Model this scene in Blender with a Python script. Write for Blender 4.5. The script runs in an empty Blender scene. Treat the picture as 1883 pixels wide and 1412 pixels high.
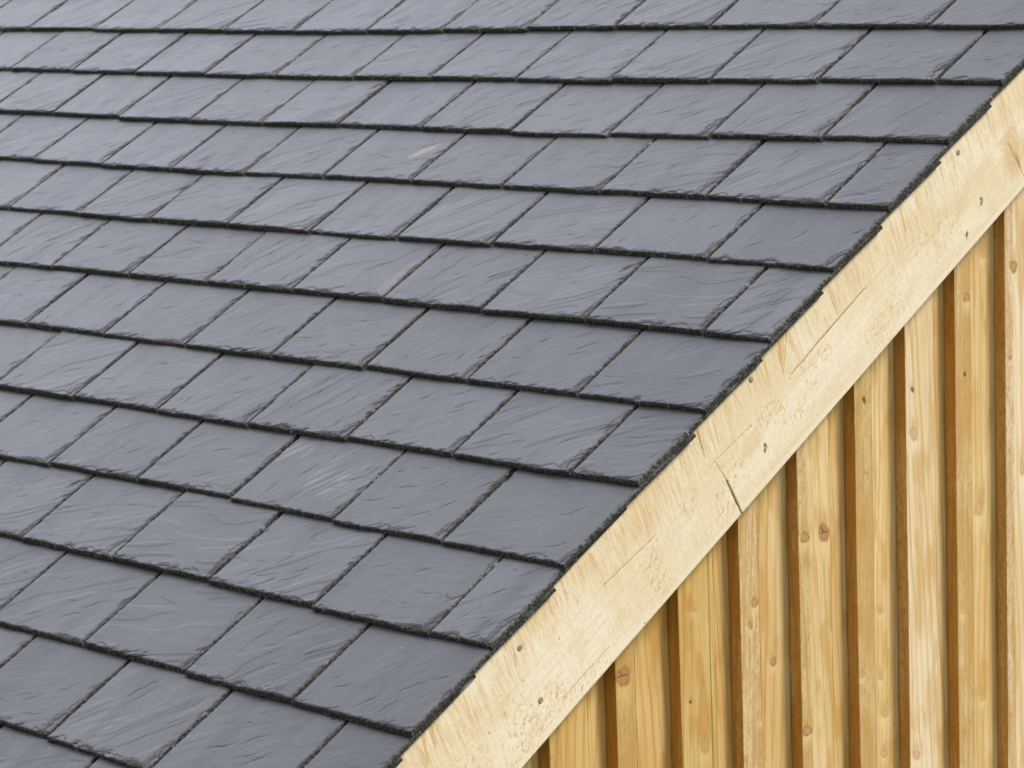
import bpy, math
import numpy as np
from mathutils import Matrix, Vector
SC = bpy.context.scene
COL = SC.collection

# ------------------------------------------------------------------ camera
R = np.array([[0.7123232, 0.7008049, -0.038316], [0.0898184, -0.1451664, -0.985322], [-0.6960807, 0.6984262, -0.1663506]])
CAM = np.array([2.88967, -3.34864, 0.80149])
FPX = 4908.2
cd = bpy.data.cameras.new('camera')
cam = bpy.data.objects.new('camera', cd)
COL.objects.link(cam)
cd.sensor_width = 36.0
cd.lens = FPX * 36.0 / 1883.0
cd.clip_start = 0.05
cd.clip_end = 800.0
M = Matrix(((R[0, 0], -R[1, 0], -R[2, 0], CAM[0]), (R[0, 1], -R[1, 1], -R[2, 1], CAM[1]), (R[0, 2], -R[1, 2], -R[2, 2], CAM[2]), (0, 0, 0, 1)))
cam.matrix_world = M
cd.dof.use_dof = True
cd.dof.focus_distance = 4.55
cd.dof.aperture_fstop = 13.0
SC.camera = cam

# ------------------------------------------------------------------ sky, sun, exposure
SUN_DIR = Vector((0.47, 0.38, 0.80)).normalized()      # towards the sun
elev = math.asin(SUN_DIR.z)
azim = math.atan2(SUN_DIR.x, SUN_DIR.y)
W = bpy.data.worlds.new('World')
SC.world = W
W.use_nodes = True
nt = W.node_tree
nt.nodes.clear()
sky = nt.nodes.new('ShaderNodeTexSky')
sky.sky_type = 'NISHITA'
sky.sun_disc = False
sky.sun_elevation = elev
sky.sun_rotation = azim
sky.air_density = 1.0
sky.dust_density = 4.0
sky.ozone_density = 1.0
bg = nt.nodes.new('ShaderNodeBackground')
bg.inputs['Strength'].default_value = 0.105
hs = nt.nodes.new('ShaderNodeHueSaturation')
hs.inputs['Saturation'].default_value = 0.55          # overcast: a whiter sky
wo = nt.nodes.new('ShaderNodeOutputWorld')
nt.links.new(sky.outputs[0], hs.inputs['Color'])
veil = nt.nodes.new('ShaderNodeMix')                  # an even white cloud sheet over most of the sky
veil.data_type = 'RGBA'
veil.inputs['Factor'].default_value = 0.8
wtc = nt.nodes.new('ShaderNodeTexCoord')
wdot = nt.nodes.new('ShaderNodeVectorMath')
wdot.operation = 'DOT_PRODUCT'
wdot.inputs[1].default_value = Vector((-0.80, 0.50, 0.22)).normalized()
wmr = nt.nodes.new('ShaderNodeMapRange')               # bright sky patch added low behind the building for sheen on the slates
wmr.interpolation_type = 'SMOOTHSTEP'
wmr.inputs['From Min'].default_value = 0.70
wmr.inputs['From Max'].default_value = 1.0
wcol = nt.nodes.new('ShaderNodeMix')
wcol.data_type = 'RGBA'
wcol.inputs['A'].default_value = (5.4, 5.1, 4.8, 1.0)
wcol.inputs['B'].default_value = (31.5, 33.7, 39.0, 1.0)
nt.links.new(wtc.outputs['Generated'], wdot.inputs[0])
nt.links.new(wdot.outputs['Value'], wmr.inputs['Value'])
nt.links.new(wmr.outputs[0], wcol.inputs['Factor'])
nt.links.new(wcol.outputs['Result'], veil.inputs['B'])
nt.links.new(hs.outputs[0], veil.inputs['A'])
nt.links.new(veil.outputs['Result'], bg.inputs['Color'])
nt.links.new(bg.outputs[0], wo.inputs['Surface'])
sl = bpy.data.lights.new('sun', 'SUN')
sl.energy = 3.1
sl.angle = math.radians(14)
sl.color = (1.0, 0.93, 0.82)
so = bpy.data.objects.new('sun', sl)
COL.objects.link(so)
so.rotation_euler = SUN_DIR.to_track_quat('Z', 'Y').to_euler()
SC.view_settings.view_transform = 'Standard'
SC.view_settings.look = 'None'
SC.view_settings.gamma = 1.0
SC.view_settings.exposure = 0.44

# ------------------------------------------------------------------ frame of the roof
TH = 0.510022
SV = np.array([0, math.cos(TH), math.sin(TH)])        # up the slope
NV = np.array([0, -math.sin(TH), math.cos(TH)])       # out of the roof
G = 0.2                                               # exposed height of a course
T = 0.0076                                            # slate thickness
TILT = 0.0092 / G
SLEN = 1.83 * G

# ------------------------------------------------------------------ noise
_rng = np.random.RandomState(7)
_LAT = _rng.rand(256, 256)

def vn(x, y, seed=0):
    x = np.asarray(x, float) + seed * 17.31
    y = np.asarray(y, float) + seed * 9.73
    xi = np.floor(x).astype(int)
    yi = np.floor(y).astype(int)
    fx = x - xi
    fy = y - yi
    fx = fx * fx * (3 - 2 * fx)
    fy = fy * fy * (3 - 2 * fy)
    a = _LAT[xi & 255, yi & 255]
    b = _LAT[(xi + 1) & 255, yi & 255]
    c = _LAT[xi & 255, (yi + 1) & 255]
    d = _LAT[(xi + 1) & 255, (yi + 1) & 255]
    return (a * (1 - fx) + b * fx) * (1 - fy) + (c * (1 - fx) + d * fx) * fy

def fbm(x, y, seed=0, o=4):
    s = 0.0
    amp = 0.5
    tot = 0.0
    for i in range(o):
        s = s + amp * vn(np.asarray(x) * 2 ** i, np.asarray(y) * 2 ** i, seed + i * 3)
        tot += amp
        amp *= 0.5
    return s / tot

def sst(a, b, x):
    t = np.clip((x - a) / (b - a), 0, 1)
    return t * t * (3 - 2 * t)

def mix(a, b, t):
    a = np.asarray(a)
    b = np.asarray(b)
    t = np.asarray(t)[..., None]
    return a * (1 - t) + b * t

# ------------------------------------------------------------------ mesh helpers
def mesh_from(name, V, quads, ngons=(), col=None, smooth=None):
    me = bpy.data.meshes.new(name)
    V = np.asarray(V, np.float32)
    quads = np.asarray(quads, np.int32).reshape(-1, 4)
    nq = len(quads)
    li = [quads.ravel()]
    sizes = [4] * nq
    for n in ngons:
        li.append(np.asarray(n, np.int32))
        sizes.append(len(n))
    li = np.concatenate(li)
    sizes = np.array(sizes, np.int32)
    st = np.zeros(len(sizes), np.int32)
    st[1:] = np.cumsum(sizes)[:-1]
    me.vertices.add(len(V))
    me.vertices.foreach_set('co', V.ravel())
    me.loops.add(len(li))
    me.loops.foreach_set('vertex_index', li)
    me.polygons.add(len(sizes))
    me.polygons.foreach_set('loop_start', st)
    me.polygons.foreach_set('loop_total', sizes)
    sm = np.zeros(len(sizes), bool)
    if smooth is not None:
        sm[:smooth] = True
    me.polygons.foreach_set('use_smooth', sm)
    if col is not None:
        at = me.attributes.new('mark', 'FLOAT_COLOR', 'POINT')
        at.data.foreach_set('color', np.asarray(col, np.float32).ravel())
    me.update(calc_edges=True)
    me.validate()
    return me

def grid_quads(ny, nx, base=0):
    i = np.arange(ny * nx).reshape(ny, nx) + base
    return np.stack([i[:-1, :-1], i[:-1, 1:], i[1:, 1:], i[1:, :-1]], -1).reshape(-1, 4)

def border(ny, nx):
    i = np.arange(ny * nx).reshape(ny, nx)
    return np.concatenate([i[0, :-1], i[:-1, -1], i[-1, :0:-1], i[:0:-1, 0]])

def slab_arrays(P, C, back):
    """front grid P (ny,nx,3) with colours C and a back outline `back` (function of border points) -> closed slab"""
    ny, nx = P.shape[:2]
    V = P.reshape(-1, 3)
    Cc = C.reshape(-1, 4)
    q = grid_quads(ny, nx)
    nq = len(q)
    b = border(ny, nx)
    n0 = len(V)
    m = len(b)
    top = V[b]
    bot = back(top)
    V2 = np.concatenate([V, top, bot])
    C2 = np.concatenate([Cc, Cc[b], Cc[b]])
    j = np.arange(m)
    k = (j + 1) % m
    side = np.stack([n0 + j, n0 + m + j, n0 + m + k, n0 + k], 1)
    return V2, np.concatenate([q, side]), [list((n0 + m + j)[::-1])], C2, nq

def link(name, me, mat, parent=None, mw=None):
    if mat is not None and len(me.materials) == 0:
        me.materials.append(mat)
    o = bpy.data.objects.new(name, me)
    COL.objects.link(o)
    if parent is not None:
        o.parent = parent
    if mw is not None:
        o.matrix_basis = mw
    return o

def axis(lo, hi, fine, coarse, edge_lo, edge_hi):
    """samples from lo to hi: `fine` spacing within edge_lo / edge_hi of the ends, `coarse` between"""
    a = np.arange(0, edge_lo, fine)
    c = np.arange(0, edge_hi, fine)
    n = max(2, int(round((hi - lo - edge_lo - edge_hi) / coarse)))
    b = np.linspace(lo + edge_lo, hi - edge_hi, n + 1)
    return np.concatenate([lo + a, b, (hi - c)[::-1]])

# ------------------------------------------------------------------ materials
def newmat(name):
    m = bpy.data.materials.new(name)
    m.use_nodes = True
    n = m.node_tree.nodes
    return m, m.node_tree, n, m.node_tree.links, n['Principled BSDF']

def node(n, t, **kw):
    x = n.new(t)
    for k, v in kw.items():
        if k in x.inputs:
            x.inputs[k].default_value = v
        else:
            setattr(x, k, v)
    return x

def mat_slate():
    m, t, n, L, B = newmat('riven_slate')
    tc = node(n, 'ShaderNodeTexCoord')
    oi = node(n, 'ShaderNodeObjectInfo')
    # every slate reads another place of the pattern, with its own grain angle
    mul = node(n, 'ShaderNodeMath', operation='MULTIPLY'); mul.inputs[1].default_value = 37.0
    L.new(oi.outputs['Random'], mul.inputs[0])
    ang = node(n, 'ShaderNodeMapRange'); ang.inputs['To Min'].default_value = -1.2; ang.inputs['To Max'].default_value = -0.15
    L.new(oi.outputs['Random'], ang.inputs['Value'])
    rot = node(n, 'ShaderNodeVectorRotate', rotation_type='Z_AXIS')
    L.new(tc.outputs['Object'], rot.inputs['Vector']); L.new(ang.outputs[0], rot.inputs['Angle'])
    add = node(n, 'ShaderNodeVectorMath', operation='ADD')
    L.new(rot.outputs[0], add.inputs[0]); L.new(mul.outputs[0], add.inputs[1])
    # wobble, so grain lines curve
    wn = node(n, 'ShaderNodeTexNoise', Scale=9.0, Detail=2.0)
    L.new(add.outputs[0], wn.inputs['Vector'])
    sc = node(n, 'ShaderNodeVectorMath', operation='SCALE'); sc.inputs['Scale'].default_value = 0.12
    L.new(wn.outputs['Color'], sc.inputs[0])
    ad2 = node(n, 'ShaderNodeVectorMath', operation='ADD')
    L.new(add.outputs[0], ad2.inputs[0]); L.new(sc.outputs[0], ad2.inputs[1])
    def stretch(a, b, scale, detail=3.0, src=ad2):
        mp = node(n, 'ShaderNodeMapping'); mp.inputs['Scale'].default_value = (a, b, 1.0)
        L.new(src.outputs[0], mp.inputs['Vector'])
        x = node(n, 'ShaderNodeTexNoise', Scale=scale, Detail=detail, Roughness=0.6)
        L.new(mp.outputs[0], x.inputs['Vector'])
        return x
    streak = stretch(9.0, 1.6, 14.0, 4.0)      # fine drawn-out grain
    fine = stretch(2.2, 1.0, 260.0, 3.0)
    broad = stretch(1.0, 1.0, 7.0, 3.0, add)
    # base colour
    ramp = node(n, 'ShaderNodeValToRGB')
    ramp.color_ramp.elements[0].position = 0.30; ramp.color_ramp.elements[0].color = (0.040, 0.044, 0.057, 1)
    ramp.color_ramp.elements[1].position = 0.72; ramp.color_ramp.elements[1].color = (0.074, 0.080, 0.098, 1)
    mixv = node(n, 'ShaderNodeMix', data_type='FLOAT'); mixv.inputs[0].default_value = 0.5
    L.new(streak.outputs['Fac'], mixv.inputs[2]); L.new(broad.outputs['Fac'], mixv.inputs[3])
    L.new(mixv.outputs[0], ramp.inputs['Fac'])
    hv = node(n, 'ShaderNodeHueSaturation')
    mr = node(n, 'ShaderNodeMapRange'); mr.inputs['To Min'].default_value = 0.85; mr.inputs['To Max'].default_value = 1.2
    L.new(oi.outputs['Random'], mr.inputs['Value']); L.new(mr.outputs[0], hv.inputs['Value'])
    mr2 = node(n, 'ShaderNodeMath', operation='FRACT')
    mm = node(n, 'ShaderNodeMath', operation='MULTIPLY'); mm.inputs[1].default_value = 7.13
    L.new(oi.outputs['Random'], mm.inputs[0]); L.new(mm.outputs[0], mr2.inputs[0])
    mr3 = node(n, 'ShaderNodeMapRange'); mr3.inputs['To Min'].default_value = 0.9; mr3.inputs['To Max'].default_value = 1.1
    L.new(mr2.outputs[0], mr3.inputs['Value']); L.new(mr3.outputs[0], hv.inputs['Saturation'])
    L.new(ramp.outputs['Color'], hv.inputs['Color'])
    # faint greenish and brownish minerals
    mineral = node(n, 'ShaderNodeTexNoise', Scale=16.0, Detail=4.0)
    L.new(add.outputs[0], mineral.inputs['Vector'])
    mrm = node(n, 'ShaderNodeMapRange'); mrm.inputs['From Min'].default_value = 0.56; mrm.inputs['From Max'].default_value = 0.75; mrm.inputs['To Max'].default_value = 0.2
    L.new(mineral.outputs['Fac'], mrm.inputs['Value'])
    mx0 = node(n, 'ShaderNodeMix', data_type='RGBA'); mx0.inputs['B'].default_value = (0.072, 0.073, 0.068, 1)
    L.new(mrm.outputs[0], mx0.inputs['Factor']); L.new(hv.outputs[0], mx0.inputs['A'])
    bm = node(n, 'ShaderNodeMapping'); bm.inputs['Scale'].default_value = (1.0, 0.16, 1.0)
    ba = node(n, 'ShaderNodeVectorMath', operation='ADD'); L.new(tc.outputs['Object'], ba.inputs[0]); L.new(mul.outputs[0], ba.inputs[1])
    L.new(ba.outputs[0], bm.inputs['Vector'])
    bn = node(n, 'ShaderNodeTexNoise', Scale=13.0, Detail=2.0); L.new(bm.outputs[0], bn.inputs['Vector'])
    br = node(n, 'ShaderNodeMapRange'); br.inputs['From Min'].default_value = 0.52; br.inputs['From Max'].default_value = 0.62; br.inputs['To Max'].default_value = 0.5
    L.new(bn.outputs['Fac'], br.inputs['Value'])
    mxb = node(n, 'ShaderNodeMix', data_type='RGBA'); mxb.inputs['B'].default_value = (0.036, 0.036, 0.052, 1)
    L.new(br.outputs[0], mxb.inputs['Factor']); L.new(mx0.outputs['Result'], mxb.inputs['A'])
    # pale mineral specks
    vo = node(n, 'ShaderNodeTexVoronoi', Scale=75.0)
    L.new(add.outputs[0], vo.inputs['Vector'])
    sp = node(n, 'ShaderNodeMapRange'); sp.inputs['From Min'].default_value = 0.045; sp.inputs['From Max'].default_value = 0.09; sp.inputs['To Min'].default_value = 1.0; sp.inputs['To Max'].default_value = 0.0
    L.new(vo.outputs['Distance'], sp.inputs['Value'])
    spn = node(n, 'ShaderNodeMapRange'); spn.inputs['From Min'].default_value = 0.60; spn.inputs['From Max'].default_value = 0.74
    L.new(broad.outputs['Fac'], spn.inputs['Value'])
    spm = node(n, 'ShaderNodeMath', operation='MULTIPLY'); L.new(sp.outputs[0], spm.inputs[0]); L.new(spn.outputs[0], spm.inputs[1])
    mx1 = node(n, 'ShaderNodeMix', data_type='RGBA'); mx1.inputs['B'].default_value = (0.5, 0.51, 0.52, 1)
    L.new(spm.outputs[0], mx1.inputs['Factor']); L.new(mxb.outputs['Result'], mx1.inputs['A'])
    # marks stored on the slate: R rust, G chalky scratches, B fractured edge
    at = node(n, 'ShaderNodeAttribute', attribute_name='mark')
    sep = node(n, 'ShaderNodeSeparateColor'); L.new(at.outputs['Color'], sep.inputs[0])
    edge = node(n, 'ShaderNodeTexNoise', Scale=240.0, Detail=4.0)
    L.new(tc.outputs['Object'], edge.inputs['Vector'])
    er = node(n, 'ShaderNodeValToRGB')
    er.color_ramp.elements[0].position = 0.46; er.color_ramp.elements[0].color = (0.016, 0.017, 0.017, 1)
    er.color_ramp.elements[1].position = 0.76; er.color_ramp.elements[1].color = (0.095, 0.098, 0.092, 1)
    L.new(edge.outputs['Fac'], er.inputs['Fac'])
    mx2 = node(n, 'ShaderNodeMix', data_type='RGBA')
    L.new(sep.outputs[2], mx2.inputs['Factor']); L.new(mx1.outputs['Result'], mx2.inputs['A']); L.new(er.outputs['Color'], mx2.inputs['B'])
    mx3 = node(n, 'ShaderNodeMix', data_type='RGBA'); mx3.inputs['B'].default_value = (0.30, 0.235, 0.165, 1)
    L.new(sep.outputs[0], mx3.inputs['Factor']); L.new(mx2.outputs['Result'], mx3.inputs['A'])
    mx4 = node(n, 'ShaderNodeMix', data_type='RGBA'); mx4.inputs['B'].default_value = (0.40, 0.42, 0.46, 1)
    L.new(sep.outputs[1], mx4.inputs['Factor']); L.new(mx3.outputs['Result'], mx4.inputs['A'])
    L.new(mx4.outputs['Result'], B.inputs['Base Color'])
    rr = node(n, 'ShaderNodeMapRange'); rr.inputs['To Min'].default_value = 0.40; rr.inputs['To Max'].default_value = 0.58
    L.new(streak.outputs['Fac'], rr.inputs['Value'])
    rx = node(n, 'ShaderNodeMix', data_type='FLOAT'); rx.inputs[3].default_value = 0.85
    L.new(sep.outputs[2], rx.inputs[0]); L.new(rr.outputs[0], rx.inputs[2]); L.new(rx.outputs[0], B.inputs['Roughness'])
    B.inputs['IOR'].default_value = 1.6
    sf = node(n, 'ShaderNodeMapRange'); sf.inputs['To Min'].default_value = 0.5; sf.inputs['To Max'].default_value = 0.12
    L.new(sep.outputs[2], sf.inputs['Value']); L.new(sf.outputs[0], B.inputs['Specular IOR Level'])
    b1 = node(n, 'ShaderNodeBump', Strength=0.5, Distance=0.0013)
    L.new(streak.outputs['Fac'], b1.inputs['Height'])
    b2 = node(n, 'ShaderNodeBump', Strength=0.75, Distance=0.0006)
    L.new(fine.outputs['Fac'], b2.inputs['Height']); L.new(b1.outputs[0], b2.inputs['Normal'])
    L.new(b2.outputs[0], B.inputs['Normal'])
    return m

def mat_wood(name, across, rough=0.62, bump=0.0004):
    """colour comes from the board's own grain (mark); nodes add fine fibres along the board; `across` = mapping scale"""
    m, t, n, L, B = newmat(name)
    at = node(n, 'ShaderNodeAttribute', attribute_name='mark')
    tc = node(n, 'ShaderNodeTexCoord')
    mp = node(n, 'ShaderNodeMapping'); mp.inputs['Scale'].default_value = across
    L.new(tc.outputs['Object'], mp.inputs['Vector'])
    f = node(n, 'ShaderNodeTexNoise', Scale=1.0, Detail=4.0, Roughness=0.65)
    L.new(mp.outputs[0], f.inputs['Vector'])
    mr = node(n, 'ShaderNodeMapRange'); mr.inputs['From Min'].default_value = 0.25; mr.inputs['From Max'].default_value = 0.75
    mr.inputs['To Min'].default_value = 0.87; mr.inputs['To Max'].default_value = 1.1
    L.new(f.outputs['Fac'], mr.inputs['Value'])
    hv = node(n, 'ShaderNodeHueSaturation'); L.new(mr.outputs[0], hv.inputs['Value']); L.new(at.outputs['Color'], hv.inputs['Color'])
    L.new(hv.outputs[0], B.inputs['Base Color'])
    B.inputs['Roughness'].default_value = rough
    b = node(n, 'ShaderNodeBump', Strength=0.6, Distance=bump)
    L.new(f.outputs['Fac'], b.inputs['Height']); L.new(b.outputs[0], B.inputs['Normal'])
    return m

def mat_plain(name, c, rough=0.7, metal=0.0, scale=40.0, var=0.25):
    m, t, n, L, B = newmat(name)
    tc = node(n, 'ShaderNodeTexCoord')
    f = node(n, 'ShaderNodeTexNoise', Scale=scale, Detail=5.0)
    L.new(tc.outputs['Object'], f.inputs['Vector'])
    r = node(n, 'ShaderNodeValToRGB')
    r.color_ramp.elements[0].position = 0.3; r.color_ramp.elements[0].color = tuple(x * (1 - var) for x in c) + (1,)
    r.color_ramp.elements[1].position = 0.7; r.color_ramp.elements[1].color = tuple(min(1, x * (1 + var)) for x in c) + (1,)
    L.new(f.outputs['Fac'], r.inputs['Fac']); L.new(r.outputs[0], B.inputs['Base Color'])
    B.inputs['Roughness'].default_value = rough
    B.inputs['Metallic'].default_value = metal
    return m

M_SLATE = mat_slate()
M_BARGE = mat_wood('sawn_pale_softwood', (900.0, 380.0, 380.0), 0.7, 0.0005)
M_CLAD = mat_wood('planed_yellow_softwood', (420.0, 420.0, 22.0), 0.55, 0.00025)
M_DECK = mat_plain('roof_underlay', (0.05, 0.05, 0.05), 0.9)
M_NAIL = mat_plain('galvanised_steel', (0.30, 0.29, 0.235), 0.55, 0.2, 300.0)
M_LEAF = mat_plain('green_leaf', (0.20, 0.24, 0.03), 0.5, 0.0, 400.0)
M_GRND = mat_plain('mown_grass', (0.09, 0.11, 0.045), 0.9, 0.0, 3.0, 0.5)

# ------------------------------------------------------------------ ground
gm = mesh_from('ground', [(-150, -150, 0), (150, -150, 0), (150, 150, 0), (-150, 150, 0)], [[0, 1, 2, 3]])
ground = link('ground', gm, M_GRND, None, Matrix.Translation((0, 0, -3.1)))
ground['kind'] = 'structure'

# ------------------------------------------------------------------ the building
bld = bpy.data.objects.new('timber_building', None)
COL.objects.link(bld)
bld['label'] = 'timber clad building with a grey slate roof and pale wooden bargeboard'
bld['category'] = 'building'

def rp(x, s, h):
    return np.array([x, 0, 0]) + SV * s + NV * h

# roof deck under the slates
def box_between(x0, x1, s0, s1, h0, h1):
    V = [rp(x, s, h) for x in (x0, x1) for s in (s0, s1) for h in (h0, h1)]
    q = [[0, 1, 3, 2], [4, 6, 7, 5], [0, 4, 5, 1], [2, 3, 7, 6], [0, 2, 6, 4], [1, 5, 7, 3]]
    return np.array(V), np.array(q)
V_, q_ = box_between(-5.2, -0.031, -1.75, 2.45, -0.062, -0.031)
roof = link('slate_roof', mesh_from('slate_roof', V_, q_), M_DECK, bld)

# ------------------------------------------------------------------ slates
def slate_arrays(w, seed, verge=False, res=0.0015, coarse=0.0024, special=None, L=SLEN):
    rs = np.random.RandomState(seed + 100)
    xs = axis(0, w, res, coarse, 0.018, 0.018)
    ya = np.arange(0, 0.018, res)
    yb = np.arange(0.018, G + 0.03, coarse)
    yc = np.linspace(G + 0.03, L, 7)[1:]
    ys = np.concatenate([ya, yb, yc])
    X, Y = np.meshgrid(xs, ys)
    # --- layered, dressed edges
    K = 5
    z = np.zeros_like(X)
    mark_edge = np.zeros_like(X)
    edges = ((Y, X, rs.uniform(2.2, 5.4) * 1e-3, 1.0, 0), (w - X, Y, rs.uniform(2.6, 5.2) * 1e-3, 1.0, 1), (X, Y, rs.uniform(0.8, 1.8) * 1e-3, 1.0, 2))
    if verge:
        edges = (edges[0], (w - X, Y, 0.0030, 1.0, 1), edges[2])
    flakes = []
    for ei in range(3):
        nf = (rs.poisson(3.6), 1 if verge else rs.poisson(3.4), rs.poisson(0.3))[ei]
        for _ in range(nf):
            span = w if ei == 0 else G
            flakes.append((ei, rs.uniform(0.02, span - 0.01), rs.uniform(0.008, 0.032), rs.uniform(0.005, 0.017), rs.uniform(-0.6, 0.6), rs.randint(1, 3)))
    # bigger shell-shaped break at the lower right corner now and then
    if rs.rand() < (0.3 if verge else 0.6):
        flakes.append((1, rs.uniform(0.0, 0.035), rs.uniform(0.03, 0.06), rs.uniform(0.012, 0.03), 0.0, 2))
    if rs.rand() < 0.4:
        flakes.append((0, w - rs.uniform(0.0, 0.05), rs.uniform(0.03, 0.06), rs.uniform(0.008, 0.016), 0.0, 3))
    for j in range(K):
        rem = np.zeros_like(X)
        for (d, e, Bw, sk, ei) in edges:
            sd = seed * 1.37 + ei * 11.1
            ee = e - d * (0.9 if ei == 0 else 0.7)
            n1 = vn(ee * 70, np.full_like(ee, j * 0.8), sd)
            n2 = vn(ee * 260, d * 30 + j * 2.7, sd + 5)
            n3 = vn(ee * 22, np.full_like(ee, 3.3), sd + 9)
            r = Bw * (1 - (j + 0.35) / K) * (0.25 + 0.9 * n3 + 0.75 * n1) + 0.0042 * (n2 ** 2 - 0.12) * (1 - j / K) * (1.15 if ei < 2 else 0.5)
            r0 = r
            for (fe, e0, fl, fd, fs, fj) in flakes:
                if fe == ei and j < fj:
                    q = (e + fs * d - e0) / (fl * (1 - 0.25 * j))
                    q = q + 0.16 * (vn(e * 160, d * 160, sd + 21) - 0.5)
                    bump = fd * (1 - 0.3 * j) * np.clip(1 - q * q, 0, 1) ** 0.75 * (0.75 + 0.5 * vn(e * 230 + d * 90, d * 40, sd + 31))
                    r = np.maximum(r, bump)
            soft = 0.0005 if ei < 3 else 0.001
            rem = np.maximum(rem, sst(-soft, soft, r - d))
            if j >= 1:
                mark_edge = np.maximum(mark_edge, sst(-0.0004, 0.0006, r0 - d))
            elif j == 0:
                mark_edge = np.maximum(mark_edge, 0.30 * sst(-0.0004, 0.0006, r0 - d))
            mark_edge = np.maximum(mark_edge, 0.75 * sst(0.0011, 0.0003, np.abs(r - d)) * (r > r0 + 0.001))
        lay = (0.35, 0.8, 1.2, 1.35, 1.3)[j] * T / K
        z -= rem * lay
    # hair-like breaks raking in from the dressed edges
    for (d, e, reach, kk, sd, dens) in ((Y, X, 0.0125, 1.5, 1.0, 0.56), (w - X, Y, 0.006 if verge else 0.011, -0.6, 2.0, 0.69), (Y, X, 0.022, 1.9, 3.0, 0.82), (w - X, Y, 0.030, -1.1, 4.0, 0.84)):
        ee = e - kk * d
        s1 = vn(ee * (300 if reach < 0.015 else 190), d * 28, seed * 2.3 + sd)
        rc = reach * (0.15 + 1.1 * vn(ee * 45, ee * 0, seed * 1.1 + sd + 7) * vn(e * 14, e * 0, seed + sd + 3) * 1.6)
        m = sst(dens, dens + 0.10, s1) * sst(0.0, 0.003, rc - d)
        z -= 0.00075 * m
        mark_edge = np.maximum(mark_edge, 0.75 * m)
    # --- riven face: gentle warp, cleavage terraces, ripples
    a = rs.uniform(0.15, 1.2)
    U = X * math.cos(a) + Y * math.sin(a)
    Vv = -X * math.sin(a) + Y * math.cos(a)
    wob = (fbm(X * 7, Y * 7, seed * 2.1, 2) - 0.5) * 0.022
    z += 0.0012 * (fbm(X * 5, Y * 5, seed * 0.7, 2) - 0.5)
    nter = fbm(U * 5, (Vv + wob) * 22, seed * 1.9, 2) * rs.uniform(2, 5)
    fl_ = np.floor(nter)
    fr = nter - fl_
    z += rs.uniform(0.00008, 0.00055) * (fl_ + sst(0.0, 0.05, fr))
    z += 0.00020 * (vn(U * 22, (Vv + wob) * 130, seed + 2.2) - 0.5) + 0.00014 * (vn(U * 60, (Vv + wob) * 330, seed + 4.2) - 0.5)
    # short cracks drawn into the face
    for _ in range(rs.randint(1, 9)):
        cx_, cy_ = rs.uniform(0.03, w - 0.03), rs.uniform(0.03, G - 0.02)
        ca = a + rs.uniform(-0.5, 0.5)
        cl = rs.uniform(0.008, 0.035)
        pu = (X - cx_) * math.cos(ca) + (Y - cy_) * math.sin(ca)
        pv = -(X - cx_) * math.sin(ca) + (Y - cy_) * math.cos(ca) + 0.004 * (vn(pu * 120, pu * 0, seed + _) - 0.5) + pu * pu * rs.uniform(-6, 6)
        ck = np.clip(1 - (pu / cl) ** 2, 0, 1) * np.clip(1 - np.abs(pv) / 0.0014, 0, 1)
        z -= 0.0010 * ck
        mark_edge = np.maximum(mark_edge, 0.45 * ck)
    z = np.maximum(z, -T + 0.0006)
    C = np.zeros(X.shape + (4,))
    C[..., 2] = np.clip(mark_edge, 0, 1)
    C[..., 3] = 1
    # crushed white dust on the dressed edges
    dust = sst(0.86, 0.93, vn(X * 230, Y * 230, seed + 8.8)) * sst(0.012, 0.002, np.minimum(w - X, Y)) * (rs.rand() < 0.5) * 0.30
    C[..., 1] = dust
    if special == 'rust':
        q = ((X - 0.215) / 0.030) ** 2 + ((Y - 0.118 - (X - 0.215) * 0.9) / 0.022) ** 2
        C[..., 0] = 0.52 * sst(1.2, 0.1, q + 1.3 * (fbm(X * 60, Y * 60, 3, 3) - 0.5))
    if special == 'rust_streak':
        q = ((Y - 0.085) / 0.075) ** 2 + ((w - X - 0.028 + Y * 0.1) / 0.022) ** 2
        C[..., 0] = 0.14 * sst(1.1, 0.2, q + 1.4 * (fbm(U * 30, Vv * 160, 5, 3) - 0.5))
    if special == 'chalk':
        s1 = fbm(U * 14, (Vv + wob * .4) * 150, 6, 4)
        s2 = fbm(X * 14, Y * 14, 9, 2)
        C[..., 1] = 0.19 * sst(0.52, 0.70, s1) * sst(0.36, 0.58, s2)
    # wavy outline
    wr = 0.0011 * (vn(Y * 40, Y * 0, seed + 1) - 0.5) + 0.0018 * (vn(Y * 9, Y * 0, seed + 2) - 0.5)
    wl = 0.0007 * (vn(Y * 40, Y * 0, seed + 3) - 0.5)
    wt = 0.0016 * (vn(X * 30, X * 0, seed + 4) - 0.5) + 0.0026 * (vn(X * 8, X * 0, seed + 5) - 0.5)
    fx = X / w
    X2 = X - w / 2 + wr * sst(0.7, 1, fx) + wl * sst(0.3, 0, fx)
    Y2 = Y + wt * sst(0.03, 0, Y)
    P = np.stack([X2, Y2, z], -1)
    def back(top):
        b = top.copy()
        b[:, 2] = -T
        return b
    V, Q, N, C2, nq = slab_arrays(P, C, back)
    m = len(N[0])
    C2[-2 * m:, 2] = 1.0
    return V, Q, N, C2, nq

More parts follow.
